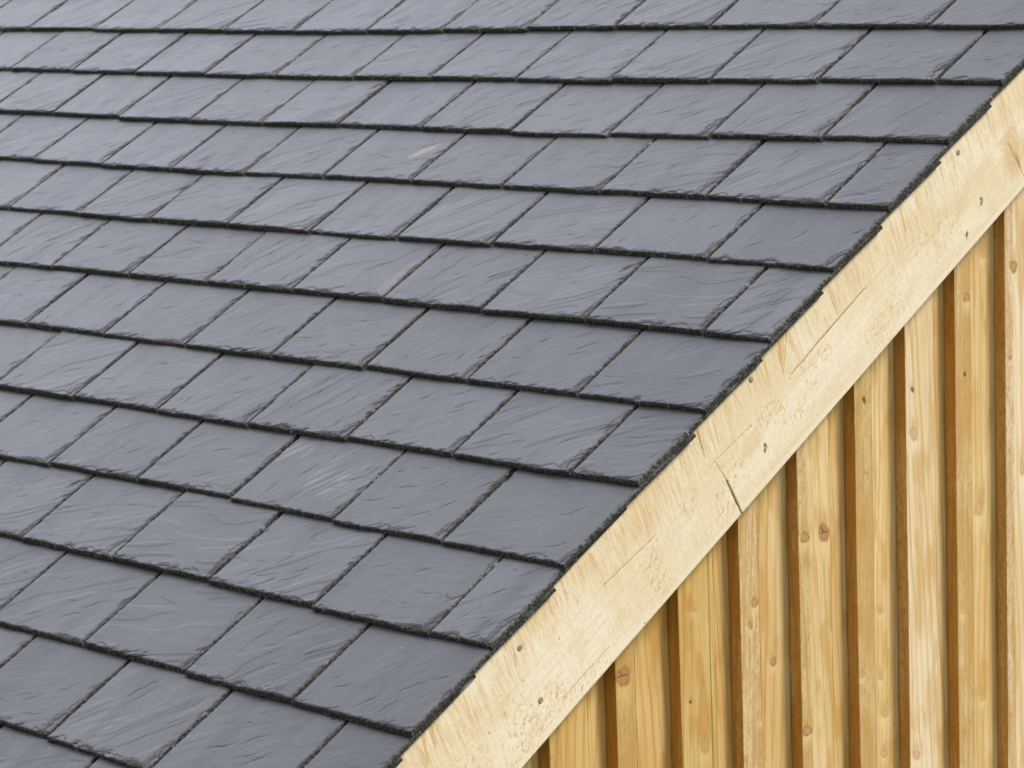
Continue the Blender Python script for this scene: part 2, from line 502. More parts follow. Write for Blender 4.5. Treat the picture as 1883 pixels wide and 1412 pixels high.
WF, WH = 0.2730, 0.1415
MEAS = {0: [(0.284, 0.028), (0.581, 0.049), (0.86, 0.041), (1.134, 0.031), (1.403, 0.0), (1.674, -0.034), (1.937, -0.057), (2.207, -0.052), (2.481, -0.02), (2.761, 0.004), (3.044, 0.02), (3.356, 0.075)],
 1: [(0.0, 0.037), (0.146, 0.033), (0.43, 0.032), (0.708, -0.012), (0.981, -0.02), (1.263, -0.054), (1.537, -0.03), (1.797, -0.078), (2.081, -0.051), (2.351, -0.046), (2.638, -0.005), (2.912, -0.004), (3.192, 0.047)],
 2: [(0.0, 0.068), (0.287, 0.038), (0.564, -0.002), (0.832, -0.053), (1.113, -0.056), (1.392, -0.032), (1.669, -0.024), (1.93, -0.037), (2.2, -0.051), (2.488, -0.003), (2.772, 0.032), (3.05, 0.03)],
 3: [(0.0, -0.012), (0.138, -0.029), (0.428, 0.001), (0.703, -0.017), (0.975, -0.028), (1.248, -0.017), (1.53, -0.014), (1.795, -0.044), (2.062, -0.035), (2.334, -0.018), (2.618, 0.014), (2.9, 0.03)],
 4: [(0.0, 0.029), (0.287, 0.041), (0.57, 0.053), (0.843, 0.013), (1.115, 0.008), (1.385, -0.01), (1.659, 0.011), (1.935, -0.014), (2.205, 0.006), (2.486, 0.01)],
 5: [(0.0, 0.004), (0.147, 0.006), (0.431, 0.023), (0.698, -0.012), (0.978, 0.01), (1.253, 0.022), (1.525, -0.006), (1.796, 0.002), (2.08, 0.016), (2.348, -0.034)],
 6: [(0.0, 0.017), (0.289, 0.0), (0.567, 0.002), (0.845, 0.01), (1.115, -0.021), (1.387, -0.014), (1.663, -0.011), (1.942, 0.019), (2.216, -0.036)],
 7: [(0.0, 0.023), (0.149, 0.016), (0.435, 0.017), (0.714, 0.03), (0.988, -0.012), (1.266, 0.002), (1.541, -0.001), (1.815, -0.013), (2.096, -0.019)],
 8: [(0.0, -0.036), (0.281, -0.006), (0.557, -0.034), (0.843, 0.05), (1.122, 0.036), (1.401, 0.044), (1.68, -0.016)],
 9: [(0.0, 0.018), (0.136, -0.016), (0.417, -0.013), (0.698, 0.034), (0.978, 0.034), (1.257, 0.032), (1.545, 0.042)],
 10: [(0.0, -0.016), (0.277, -0.009), (0.55, -0.001), (0.836, 0.023), (1.117, 0.015), (1.39, 0.036)],
 11: [(0.0, -0.04), (0.143, -0.07), (0.427, -0.028), (0.705, -0.011), (0.976, 0.03)],
 12: [(0.0, 0.0), (0.287, 0.0), (0.566, 0.004), (0.841, 0.017)]}
PITCH = 0.2775
rs = np.random.RandomState(11)
slots = []        # (k, i, u_right, u_left, v_right, v_left, half)
for k in range(-5, 15):
    off = 0.287 if k % 2 == 0 else 0.146
    m = dict((round((u - off) / PITCH), u) for u, v in MEAS.get(k, []) if u > 0.05)
    us = [0.0]
    i = 0
    last = None
    while us[-1] < 4.9:
        if i in m:
            us.append(m[i])
        else:
            us.append((us[-1] + PITCH) if i > 0 else off)
        i += 1
    if k in MEAS:
        mu = [a for a, b in MEAS[k]] + [MEAS[k][-1][0] + 0.6]
        mv = [b for a, b in MEAS[k]] + [0.0]
        if mu[0] > 0.05:
            mu = [0.0] + mu; mv = [0.02] + mv
    else:
        mu, mv = [0, 5], [0.0, 0.0]
    for i in range(len(us) - 1):
        a, b = us[i], us[i + 1]
        va = (np.interp(a, mu, mv) - (k - 6)) * G
        vb = (np.interp(b, mu, mv) - (k - 6)) * G
        slots.append((k, i, a, b, va, vb, i == 0 and k % 2 != 0))

def proj(P):
    q = R @ (np.asarray(P) - CAM)
    return q[0] / q[2] * FPX + 941.5, q[1] / q[2] * FPX + 706.0

def clip_area(pts):
    """area of a polygon clipped to the frame"""
    def clip(poly, f, inter):
        out = []
        for i in range(len(poly)):
            a, b = poly[i - 1], poly[i]
            fa, fb = f(a), f(b)
            if fa >= 0:
                out.append(a)
            if (fa >= 0) != (fb >= 0):
                t = fa / (fa - fb)
                out.append((a[0] + (b[0] - a[0]) * t, a[1] + (b[1] - a[1]) * t))
        return out
    for f in (lambda p: p[0], lambda p: 1883 - p[0], lambda p: p[1], lambda p: 1412 - p[1]):
        pts = clip(pts, f, None)
        if len(pts) < 3:
            return 0.0
    s = 0
    for i in range(len(pts)):
        a, b = pts[i - 1], pts[i]
        s += a[0] * b[1] - a[1] * b[0]
    return abs(s) / 2

def slot_area(s):
    k, i, a, b, va, vb, h = s
    return clip_area([tuple(proj(rp(-a, va, 0))), tuple(proj(rp(-b, vb, 0))), tuple(proj(rp(-b, vb + G, 0))), tuple(proj(rp(-a, va + G, 0)))])

areas = [slot_area(s) for s in slots]
order = sorted(range(len(slots)), key=lambda i: -areas[i])
big = set(order[:100])
print('slates in view', sum(a > 1 for a in areas))

def slot_matrix(s, w_proto, rs):
    k, i, a, b, va, vb, half = s
    gap_l, gap_r = rs.uniform(0.0015, 0.0026), rs.uniform(0.0014, 0.0026) + 0.0030 * rs.rand() ** 4
    if i == 0:
        gap_r = rs.uniform(-0.0042, -0.0025)            # verge slates overhang the bargeboard a little
    x_r, x_l = -(a + gap_r), -(b - gap_l)
    w = x_r - x_l
    rotz = 0.22 * math.atan2(va - vb, w) + rs.uniform(-0.0025, 0.0025)
    vm = (va + vb) / 2 + rs.uniform(-0.0012, 0.0012)
    ph = math.atan(TILT) + rs.uniform(-0.0025, 0.0035) * (i > 0)
    Yd = SV * math.cos(ph) - NV * math.sin(ph)
    Zd = NV * math.cos(ph) + SV * math.sin(ph)
    Xd = np.array([1.0, 0, 0])
    roll = rs.uniform(-0.0035, 0.0035) * (0.4 if i == 0 else 1)
    c, s_ = math.cos(rotz), math.sin(rotz)
    X1 = Xd * c + Yd * s_
    Y1 = Yd * c - Xd * s_
    X2 = X1 * math.cos(roll) + Zd * math.sin(roll)
    Z2 = Zd * math.cos(roll) - X1 * math.sin(roll)
    o = rp((x_r + x_l) / 2, vm, rs.uniform(0.0, 0.0012) * (i > 0))
    sx = w / w_proto
    return Matrix(((X2[0] * sx, Y1[0], Z2[0], o[0]), (X2[1] * sx, Y1[1], Z2[1], o[1]), (X2[2] * sx, Y1[2], Z2[2], o[2]), (0, 0, 0, 1)))

NPROTO, NHALF = 30, 7
protos, halves = [], []
def make_proto(w, seed, special=None, verge=False):
    V, Q, N, C2, nq = slate_arrays(w, seed, verge=verge, special=special)
    me = mesh_from('roof_slate', V, Q, N, C2, nq)
    me.materials.append(M_SLATE)
    return me
for i in range(NPROTO):
    protos.append(make_proto(WF, i))
for i in range(NHALF):
    halves.append(make_proto(WH, 60 + i, verge=True))
vergef = [make_proto(WF, 70 + i, verge=True) for i in range(6)]
SPECIAL = {(2, 1.25): None}
special_at = {(3, 1.30): ('rust', 'grey slate with a pale orange rust patch near its upper right corner', 81),
              (5, 0.98): ('rust_streak', 'grey slate with a faint brown rust streak along its right edge', 82),
              (8, 0.70): ('chalk', 'grey slate covered in chalky white scratches', 83)}
lowV, lowQ, lowN, lowC = [], [], [], []
base = 0
lowp = [slate_arrays(WF, 200 + i, res=0.003, coarse=0.006) for i in range(6)]
lowh = [slate_arrays(WH, 220 + i, res=0.003, coarse=0.006) for i in range(2)]
seq = list(rs.permutation(NPROTO))
cnt = 0
for idx, s in enumerate(slots):
    k, i, a, b, va, vb, half = s
    mw = slot_matrix(s, WH if half else WF, rs)
    if idx in big:
        sp = None
        for (kk, uu), val in special_at.items():
            if kk == k and a < uu < b:
                sp = val
        if sp:
            me = make_proto(WF, sp[2], sp[0])
        elif half:
            me = halves[(k // 2) % NHALF]
        elif i == 0:
            me = vergef[(k // 2) % 6]
        else:
            me = protos[seq[cnt % NPROTO]]
            cnt += 1
            if cnt % NPROTO == 0:
                seq = list(rs.permutation(NPROTO))
        o = link('roof_slate', me, M_SLATE, roof, mw)
        o['group'] = 'slates laid on the roof'
        if sp:
            o['label'] = sp[1]
    else:
        V, Q, N, C2, nq = (lowh if half else lowp)[rs.randint(2 if half else 6)]
        A = np.array(mw)
        Vw = V @ A[:3, :3].T + A[:3, 3]
        lowV.append(Vw); lowC.append(C2)
        lowQ.append(Q + base); lowN += [list(np.array(n_) + base) for n_ in N]
        base += len(V)
me = mesh_from('remaining_roof_slates', np.concatenate(lowV), np.concatenate(lowQ), lowN, np.concatenate(lowC), sum(len(q) for q in lowQ))
rest = link('remaining_roof_slates', me, M_SLATE, roof)
rest['kind'] = 'stuff'

# ------------------------------------------------------------------ bargeboard
BX = -0.005            # front face
BT = 0.025             # thickness
BTOP, BBOT = 0.0182, 0.2235
def seg_dist(S, Q, p, q):
    p = np.array(p, float); q = np.array(q, float)
    d = q - p
    t = np.clip(((S - p[0]) * d[0] + (Q - p[1]) * d[1]) / (d @ d), 0, 1)
    return np.hypot(S - p[0] - t * d[0], Q - p[1] - t * d[1]), t

def barge():
    s_ = np.concatenate([np.arange(-1.7, -0.85, 0.012), np.arange(-0.85, 1.12, 0.0015), np.arange(1.12, 2.4, 0.012)])
    q_ = np.concatenate([[BTOP, BTOP + 0.0006], np.arange(BTOP + 0.0015, BBOT - 0.002, 0.0015), [BBOT - 0.0012, BBOT - 0.0005, BBOT]])
    S, Q = np.meshgrid(s_, q_, indexing='ij')
    x = np.full_like(S, BX)
    ql = Q - BTOP
    x -= np.where(Q > BBOT - 0.002, (Q - BBOT + 0.002) ** 2 * 350, 0)
    cream = np.array([0.735, 0.650, 0.490])
    deep = np.array([0.66, 0.50, 0.285])
    rust = np.array([0.56, 0.33, 0.13])
    pale = np.array([0.79, 0.73, 0.61])
    n0 = fbm(S * 5, Q * 14, 1, 4)
    col = mix(cream, pale, sst(0.35, 0.65, n0))
    # yellower sawn upper half
    wav = 0.02 * (vn(S * 6, Q * 0, 4) - 0.5)
    up = sst(0.125, 0.055, Q + wav)
    n1 = fbm(S * 11, Q * 10, 7, 3)
    col = mix(col, deep, 0.42 * up * sst(0.30, 0.75, n1) + 0.10 * up)
    # saw marks: fine lines square to the board's length, slightly raked
    rk = S + 0.10 * Q + 0.0016 * (vn(S * 60, Q * 60, 3) - 0.5)
    saw = 0.5 * vn(rk * 430, Q * 40, 11) + 0.3 * vn(rk * 150, Q * 10, 12) + 0.2 * vn(S * 600, Q * 260, 14)
    tooth = vn(rk * 520, Q * 90, 13)
    rise = vn(S * 700, Q * 160, 17)
    wsaw = 0.25 + 0.75 * up
    col = mix(col, rust, wsaw * (0.46 * sst(0.52, 0.80, saw) + 0.16 * sst(0.55, 0.9, tooth)))
    col = mix(col, pale * 1.04, wsaw * 0.45 * sst(0.48, 0.22, saw))
    # single deeper saw lines
    ln = vn(rk * 95, Q * 2.5, 21)
    lnm = sst(0.80, 0.93, ln) * wsaw * sst(0.4, 0.6, fbm(S * 18, Q * 18, 23, 2))
    col = mix(col, rust, 0.40 * lnm)
    rr_ = sst(0.50, 0.64, fbm(S * 30, Q * 9, 25, 3)) * up
    col = mix(col, rust * 1.05, 0.20 * rr_ * sst(0.35, 0.75, vn(rk * 330, Q * 60, 26)))
    # torn grain dashes on the lower half
    lo = sst(0.075, 0.125, Q + wav)
    a = 0.50
    U = S * math.cos(a) - Q * math.sin(a)
    Vv = S * math.sin(a) + Q * math.cos(a)
    U2 = S * math.cos(a + .5) - Q * math.sin(a + .5)
    V2 = S * math.sin(a + .5) + Q * math.cos(a + .5)
    patch = sst(0.44, 0.62, fbm(S * 16, Q * 20, 31, 3))
    wv = 0.004 * (vn(S * 60, Q * 60, 30) - 0.5)
    d1 = sst(0.70, 0.84, vn(U * 130, (Vv + wv) * 520, 33))
    d2 = sst(0.74, 0.88, vn(U2 * 170, (V2 + wv) * 420, 35))
    d3 = sst(0.80, 0.9, vn(S * 330, Q * 330, 37))
    dash = np.clip(d1 + 0.8 * d2 + 0.35 * d3, 0, 1) * lo * (0.22 + 0.78 * patch)
    col = mix(col, rust * np.array([1.0, 1.02, 0.95]), 0.72 * dash)
    bro = sst(0.62, 0.78, fbm(S * 22, Q * 26, 41, 3)) * lo
    col = mix(col, deep, 0.28 * bro)
    lg = vn(S * 5 + 2 * n0, (Q + 0.006 * (vn(S * 4, Q * 3, 46) - 0.5)) * 420, 47)
    col = mix(col, deep, 0.26 * sst(0.55, 0.9, lg) * (0.4 + 0.6 * lo))
    x -= 0.00035 * dash
    x += 0.0004 * (saw - 0.5) * wsaw * 2 + 0.00015 * (rise - 0.5)
    # planed strip along the bottom arris
    st = sst(BBOT - 0.016, BBOT - 0.008, Q)
    gl = vn(S * 8, Q * 700, 45)
    col = mix(col, mix(pale, deep, 0.35 * sst(0.5, 0.8, gl)), 0.75 * st)
    # pith line, checks and cracks  (p, q, width, darkness, depth)
    def wline(p, q, w0, w1, c, k, depth=0.0, wob=0.0012):
        nonlocal col, x
        dd, t = seg_dist(S + wob * (vn(S * 90, Q * 90, 51) - 0.5), Q + wob * (vn(S * 90, Q * 90, 52) - 0.5), p, q)
        ww = w0 + (w1 - w0) * t
        m = sst(1.0, 0.45, dd / ww)
        col = mix(col, np.array(c), k * m)
        x -= depth * m
    for p_, q_ in (((1.12, 0.108), (0.66, 0.105)), ((0.226, 0.0995), (0.0934, 0.1085)), ((-0.0208, 0.0985), (-0.200, 0.110)), ((-0.337, 0.0985), (-0.85, 0.106))):
        wline(p_, q_, 0.0011, 0.0011, (0.56, 0.42, 0.25), 0.32)
    dk = (0.20, 0.115, 0.045)
    br = (0.50, 0.30, 0.10)
    wline((0.476, 0.0945), (0.345, 0.0955), 0.0022, 0.0030, (0.40, 0.25, 0.12), 0.85, 0.0012)
    wline((0.345, 0.0955), (0.226, 0.0995), 0.0030, 0.0018, (0.40, 0.25, 0.12), 0.85, 0.0012)
    wline((0.56, 0.096), (0.476, 0.0945), 0.0010, 0.0016, (0.55, 0.42, 0.26), 0.6)
    wline((0.66, 0.105), (0.58, 0.101), 0.0009, 0.0009, (0.55, 0.42, 0.26), 0.5)
    wline((0.0934, 0.1085), (-0.0208, 0.0985), 0.0013, 0.0015, (0.52, 0.36, 0.20), 0.8, 0.0004)
    wline((-0.200, 0.110), (-0.337, 0.0985), 0.0014, 0.0014, (0.42, 0.28, 0.13), 0.8, 0.0006)
    wline((-0.015, 0.1014), (-0.0073, 0.150), 0.0012, 0.0020, (0.48, 0.31, 0.12), 0.8, 0.0006)
    wline((-0.0073, 0.150), (-0.0062, 0.2234), 0.0020, 0.0023, dk, 0.97, 0.004, 0.0006)
    wline((-0.041, 0.150), (-0.0535, 0.178), 0.0012, 0.0010, br, 0.6)
    wline((0.4294, 0.030), (0.3085, 0.0306), 0.0007, 0.0007, (0.58, 0.45, 0.27), 0.35)
    wline((-0.387, 0.194), (-0.515, 0.192), 0.0010, 0.0014, (0.40, 0.28, 0.12), 0.8, 0.0006)
    wline((-0.36, 0.150), (-0.43, 0.152), 0.0010, 0.0010, (0.50, 0.36, 0.18), 0.6)
    # spike knots running from the upper edge to the pith
    wline((0.2350, 0.015), (0.2090, 0.086), 0.0075, 0.0016, (0.60, 0.38, 0.15), 0.75)
    wline((0.2320, 0.018), (0.2132, 0.064), 0.0022, 0.0012, (0.46, 0.26, 0.08), 0.8)
    wline((0.2640, 0.015), (0.2115, 0.084), 0.0028, 0.0012, (0.48, 0.30, 0.12), 0.75)
    wline((0.2500, 0.015), (0.2105, 0.080), 0.0050, 0.0020, (0.66, 0.44, 0.22), 0.7)
    wline((-0.0215, 0.018), (-0.0300, 0.060), 0.0050, 0.0024, (0.62, 0.40, 0.14), 0.8)
    wline((-0.0240, 0.028), (-0.0317, 0.078), 0.0013, 0.0011, (0.28, 0.16, 0.04), 0.9, 0.0006)
    wline((0.388, 0.034), (0.386, 0.070), 0.0016, 0.0012, (0.55, 0.34, 0.13), 0.8)
    wline((0.388, 0.060), (0.387, 0.086), 0.0011, 0.0008, (0.40, 0.24, 0.10), 0.8)
    wline((0.6350, 0.022), (0.6270, 0.080), 0.0042, 0.0012, (0.58, 0.38, 0.14), 0.65)
    wline((0.6290, 0.060), (0.6275, 0.084), 0.0014, 0.0010, (0.42, 0.24, 0.08), 0.8)
    wline((0.9509, 0.020), (0.9434, 0.070), 0.0050, 0.0016, (0.55, 0.38, 0.16), 0.7)
    wline((0.930, 0.018), (0.925, 0.050), 0.0040, 0.0016, (0.60, 0.42, 0.16), 0.5)
    wline((-0.7560, 0.016), (-0.7700, 0.060), 0.0100, 0.0030, (0.52, 0.38, 0.14), 0.7)
    wline((-0.7750, 0.016), (-0.7950, 0.070), 0.0060, 0.0030, (0.58, 0.38, 0.13), 0.75)
    wline((-0.559, 0.0535), (-0.568, 0.073), 0.0016, 0.0010, (0.42, 0.27, 0.08), 0.85)
    wline((-0.10, 0.016), (-0.104, 0.05), 0.0040, 0.0016, (0.64, 0.46, 0.2), 0.5)
    wline((-0.35, 0.016), (-0.355, 0.06), 0.0030, 0.0012, (0.64, 0.46, 0.2), 0.4)
    # large knot cut lengthways near the top of the picture
    for (s0, q0, rs_, rq, kk) in ((0.983, 0.140, 0.036, 0.060, 0.62), (0.800, 0.1330, 0.030, 0.020, 0.30), (0.080, 0.135, 0.040, 0.022, 0.32), (-0.44, 0.13, 0.03, 0.018, 0.2)):
        e = np.sqrt(((S - s0 + 0.25 * (Q - q0)) / rs_) ** 2 + ((Q - q0) / rq) ** 2) + 0.35 * (fbm(S * 40, Q * 40, 61, 3) - 0.5)
        rings = 0.5 + 0.5 * np.cos(e * 26 + 3 * fbm(S * 30, Q * 30, 62, 2))
        m = sst(1.1, 0.5, e)
        col = mix(col, mix(np.array([0.66, 0.47, 0.25]), np.array([0.52, 0.33, 0.14]), rings * 0.7), kk * m)
    dd = np.hypot((S - 0.99) / 0.006, (Q - 0.166) / 0.026)
    col = mix(col, np.array([0.40, 0.25, 0.12]), 0.75 * sst(1, 0.5, dd))
    wline((0.978, 0.120), (0.992, 0.205), 0.0030, 0.0015, (0.40, 0.26, 0.13), 0.7, 0.0004)
    for (s0, q0, r) in ((-0.3383, 0.0975, 0.0022), (-0.4696, 0.1024, 0.0022), (-0.5675, 0.1052, 0.002), (0.2207, 0.1027, 0.0022), (0.0916, 0.1075, 0.0024),
                        (0.2566, 0.1375, 0.0013), (0.2332, 0.1171, 0.0013), (-0.6702, 0.1236, 0.0024), (-0.2987, 0.2190, 0.0022), (-0.3402, 0.1005, 0.002), (-0.62, 0.09, 0.0015), (-0.5, 0.07, 0.0012), (0.31, 0.16, 0.0014), (0.66, 0.15, 0.0016)):
        dd = np.hypot(S - s0, Q - q0) / r
        col = mix(col, np.array([0.24, 0.14, 0.05]), 0.9 * sst(1.0, 0.4, dd))
        x -= 0.0008 * sst(1.0, 0.3, dd)
    # torn wood round the two deeper nails
    for (s0, q0) in ((0.8520, 0.1640), (0.1045, 0.1630)):
        dd = np.hypot((S - s0) / 0.005, (Q - q0) / 0.008)
        col = mix(col, np.array([0.30, 0.18, 0.06]), 0.85 * sst(1.0, 0.5, dd))
        x -= 0.002 * sst(1.0, 0.5, dd)
    P = np.stack([x, S * SV[1] - Q * NV[1], S * SV[2] - Q * NV[2]], -1)
    C = np.concatenate([np.clip(col, 0, 1), np.ones(S.shape + (1,))], -1)
    P = P[:, ::-1]; C = C[:, ::-1]
    def back(top):
        b = top.copy(); b[:, 0] = BX - BT
        return b
    V, Q_, N, C2, nq = slab_arrays(P, C, back)
    return mesh_from('bargeboard', V, Q_, N, C2, nq)
M_BARGE_local = M_BARGE
bb = link('bargeboard', barge(), M_BARGE, bld)

def disc_mesh(r, hgt):
    ns = 20
    V = [(0, 0, hgt)]
    for rr, z in ((r * 0.55, hgt), (r * 0.9, hgt * 0.8), (r, hgt * 0.35), (r, -0.004)):
        for j in range(ns):
            a = 2 * math.pi * j / ns
            V.append((rr * math.cos(a), rr * math.sin(a), z))
    tri = [[0, 1 + j, 1 + (j + 1) % ns] for j in range(ns)]
    q = []
    for lv in range(3):
        for j in range(ns):
            a, b = 1 + lv * ns + j, 1 + lv * ns + (j + 1) % ns
            q.append([a, a + ns, b + ns, b])
    return mesh_from('nail', V, q, tri + [[1 + 3 * ns + j for j in range(ns)][::-1]], None, len(q))
nm = disc_mesh(0.0056, 0.0012)
for j, (s0, q0) in enumerate([(0.8357, 0.0439), (0.8474, 0.1661), (0.135, 0.038), (0.0989, 0.1653), (-0.5448, 0.0532), (-0.5551, 0.1579)]):
    deep = j in (1, 3)
    P = np.array([BX + (0.0002 if not deep else -0.0010), 0, 0]) + SV * s0 - NV * q0
    rx = Matrix.Rotation(math.radians(90), 4, 'Y') @ Matrix.Rotation(j * 1.1, 4, 'Z')
    if deep:
        rx = Matrix.Rotation(math.radians(-22), 4, 'Z') @ rx
    o = link('nail', nm, M_NAIL, bb, Matrix.Translation(P) @ rx)
    o['group'] = 'nails in the bargeboard'

# a little green leaf scrap on the bargeboard
def leaf():
    n = 13
    V, Q = [], []
    for i in range(n):
        t = i / (n - 1)
        w = 0.0024 * math.sin(math.pi * min(1, t * 1.05)) ** 0.7 if t < 0.95 else 0.0002
        y = 0.011 * t
        for sx, zz in ((-1, 0.0006), (0, 0.0002), (1, 0.0006)):
            V.append((sx * max(w, 0.0002), y, zz + 0.0006 * t))
    for i in range(n - 1):
        for j in range(2):
            a = i * 3 + j
            Q.append([a, a + 1, a + 4, a + 3])
    m = len(V)
    V += [(x, y, z - 0.0003) for x, y, z in V]
    Q += [[q[3] + m, q[2] + m, q[1] + m, q[0] + m] for q in Q]
    m2 = len(V)
    for (y, z) in ((-0.005, 0.0003), (0.0006, 0.0005)):
        for dx, dz in ((-0.0004, 0), (0.0004, 0), (0.0004, 0.0005), (-0.0004, 0.0005)):
            V.append((dx, y, z + dz))
    for j in range(4):
        Q.append([m2 + j, m2 + (j + 1) % 4, m2 + 4 + (j + 1) % 4, m2 + 4 + j])
    return mesh_from('leaf', V, Q, [], None, None)
P0 = np.array([BX + 0.0005, 0, 0]) + SV * 0.7790 - NV * 0.1950
MY = Matrix(((0, 0, 1, 0), (1, 0, 0, 0), (0, 1, 0, 0), (0, 0, 0, 1)))   # local x->Y, y->Z, z->X
lf = link('leaf', leaf(), M_LEAF, None, Matrix.Translation(P0) @ MY @ Matrix.Rotation(math.radians(-6), 4, 'Z'))
lf['label'] = 'tiny green leaf stuck to the pale wooden bargeboard'
lf['category'] = 'leaf'

# ------------------------------------------------------------------ cladding
FX = -0.0305           # front of the cover boards
DX = 0.026             # depth down to the backing boards
KN = [(-0.184, -0.425, 0.018, 0.0150, 'big'), (0.361, -0.283, 0.016, 0.0150, 'big'), (0.306, -0.281, 0.012, 0.008, 'mid'), (0.020, -0.595, 0.013, 0.012, 'pale'),
 (0.162, -0.37, 0.009, 0.008, 'mid'), (0.149, -0.409, 0.006, 0.006, 'mid'), (0.486, -0.059, 0.0055, 0.007, 'hole'), (0.633, -0.062, 0.005, 0.005, 'hole'),
 (0.800, -0.057, 0.005, 0.005, 'hole'), (0.952, -0.047, 0.005, 0.005, 'mid'), (0.809, 0.089, 0.009, 0.008, 'mid'), (0.965, 0.13, 0.010, 0.012, 'mid'),
 (0.635, -0.146, 0.012, 0.011, 'pink'), (0.717, -0.519, 0.005, 0.005, 'hole'), (0.712, -0.638, 0.006, 0.006, 'mid'),
 (0.302, -0.638, 0.013, 0.008, 'mid'), (-0.015, -0.509, 0.004, 0.004, 'hole'), (-0.004, -0.348, 0.010, 0.005, 'pale'), (0.470, -0.573, 0.006, 0.005, 'ring'),
 (0.171, -0.583, 0.006, 0.005, 'pale'), (0.99, -0.271, 0.008, 0.014, 'pink'), (0.183, -0.308, 0.004, 0.004, 'mid'), (0.631, -0.766, 0.011, 0.009, 'pink'), (0.785, -0.515, 0.008, 0.007, 'pale'), (0.385, -0.46, 0.009, 0.009, 'ring')]
KF = [(0.879, -0.336, 0.012, 0.013, 'pink'), (0.886, -0.719, 0.009, 0.007, 'pale'), (0.569, -0.673, 0.011, 0.008, 'pale'), (0.564, -0.752, 0.008, 0.007, 'ring'), (0.559, -0.474, 0.007, 0.005, 'ring'),
      (0.557, -0.60, 0.006, 0.006, 'ring'), (0.242, -0.50, 0.008, 0.007, 'mid'), (0.90, 0.16, 0.008, 0.008, 'pale')]

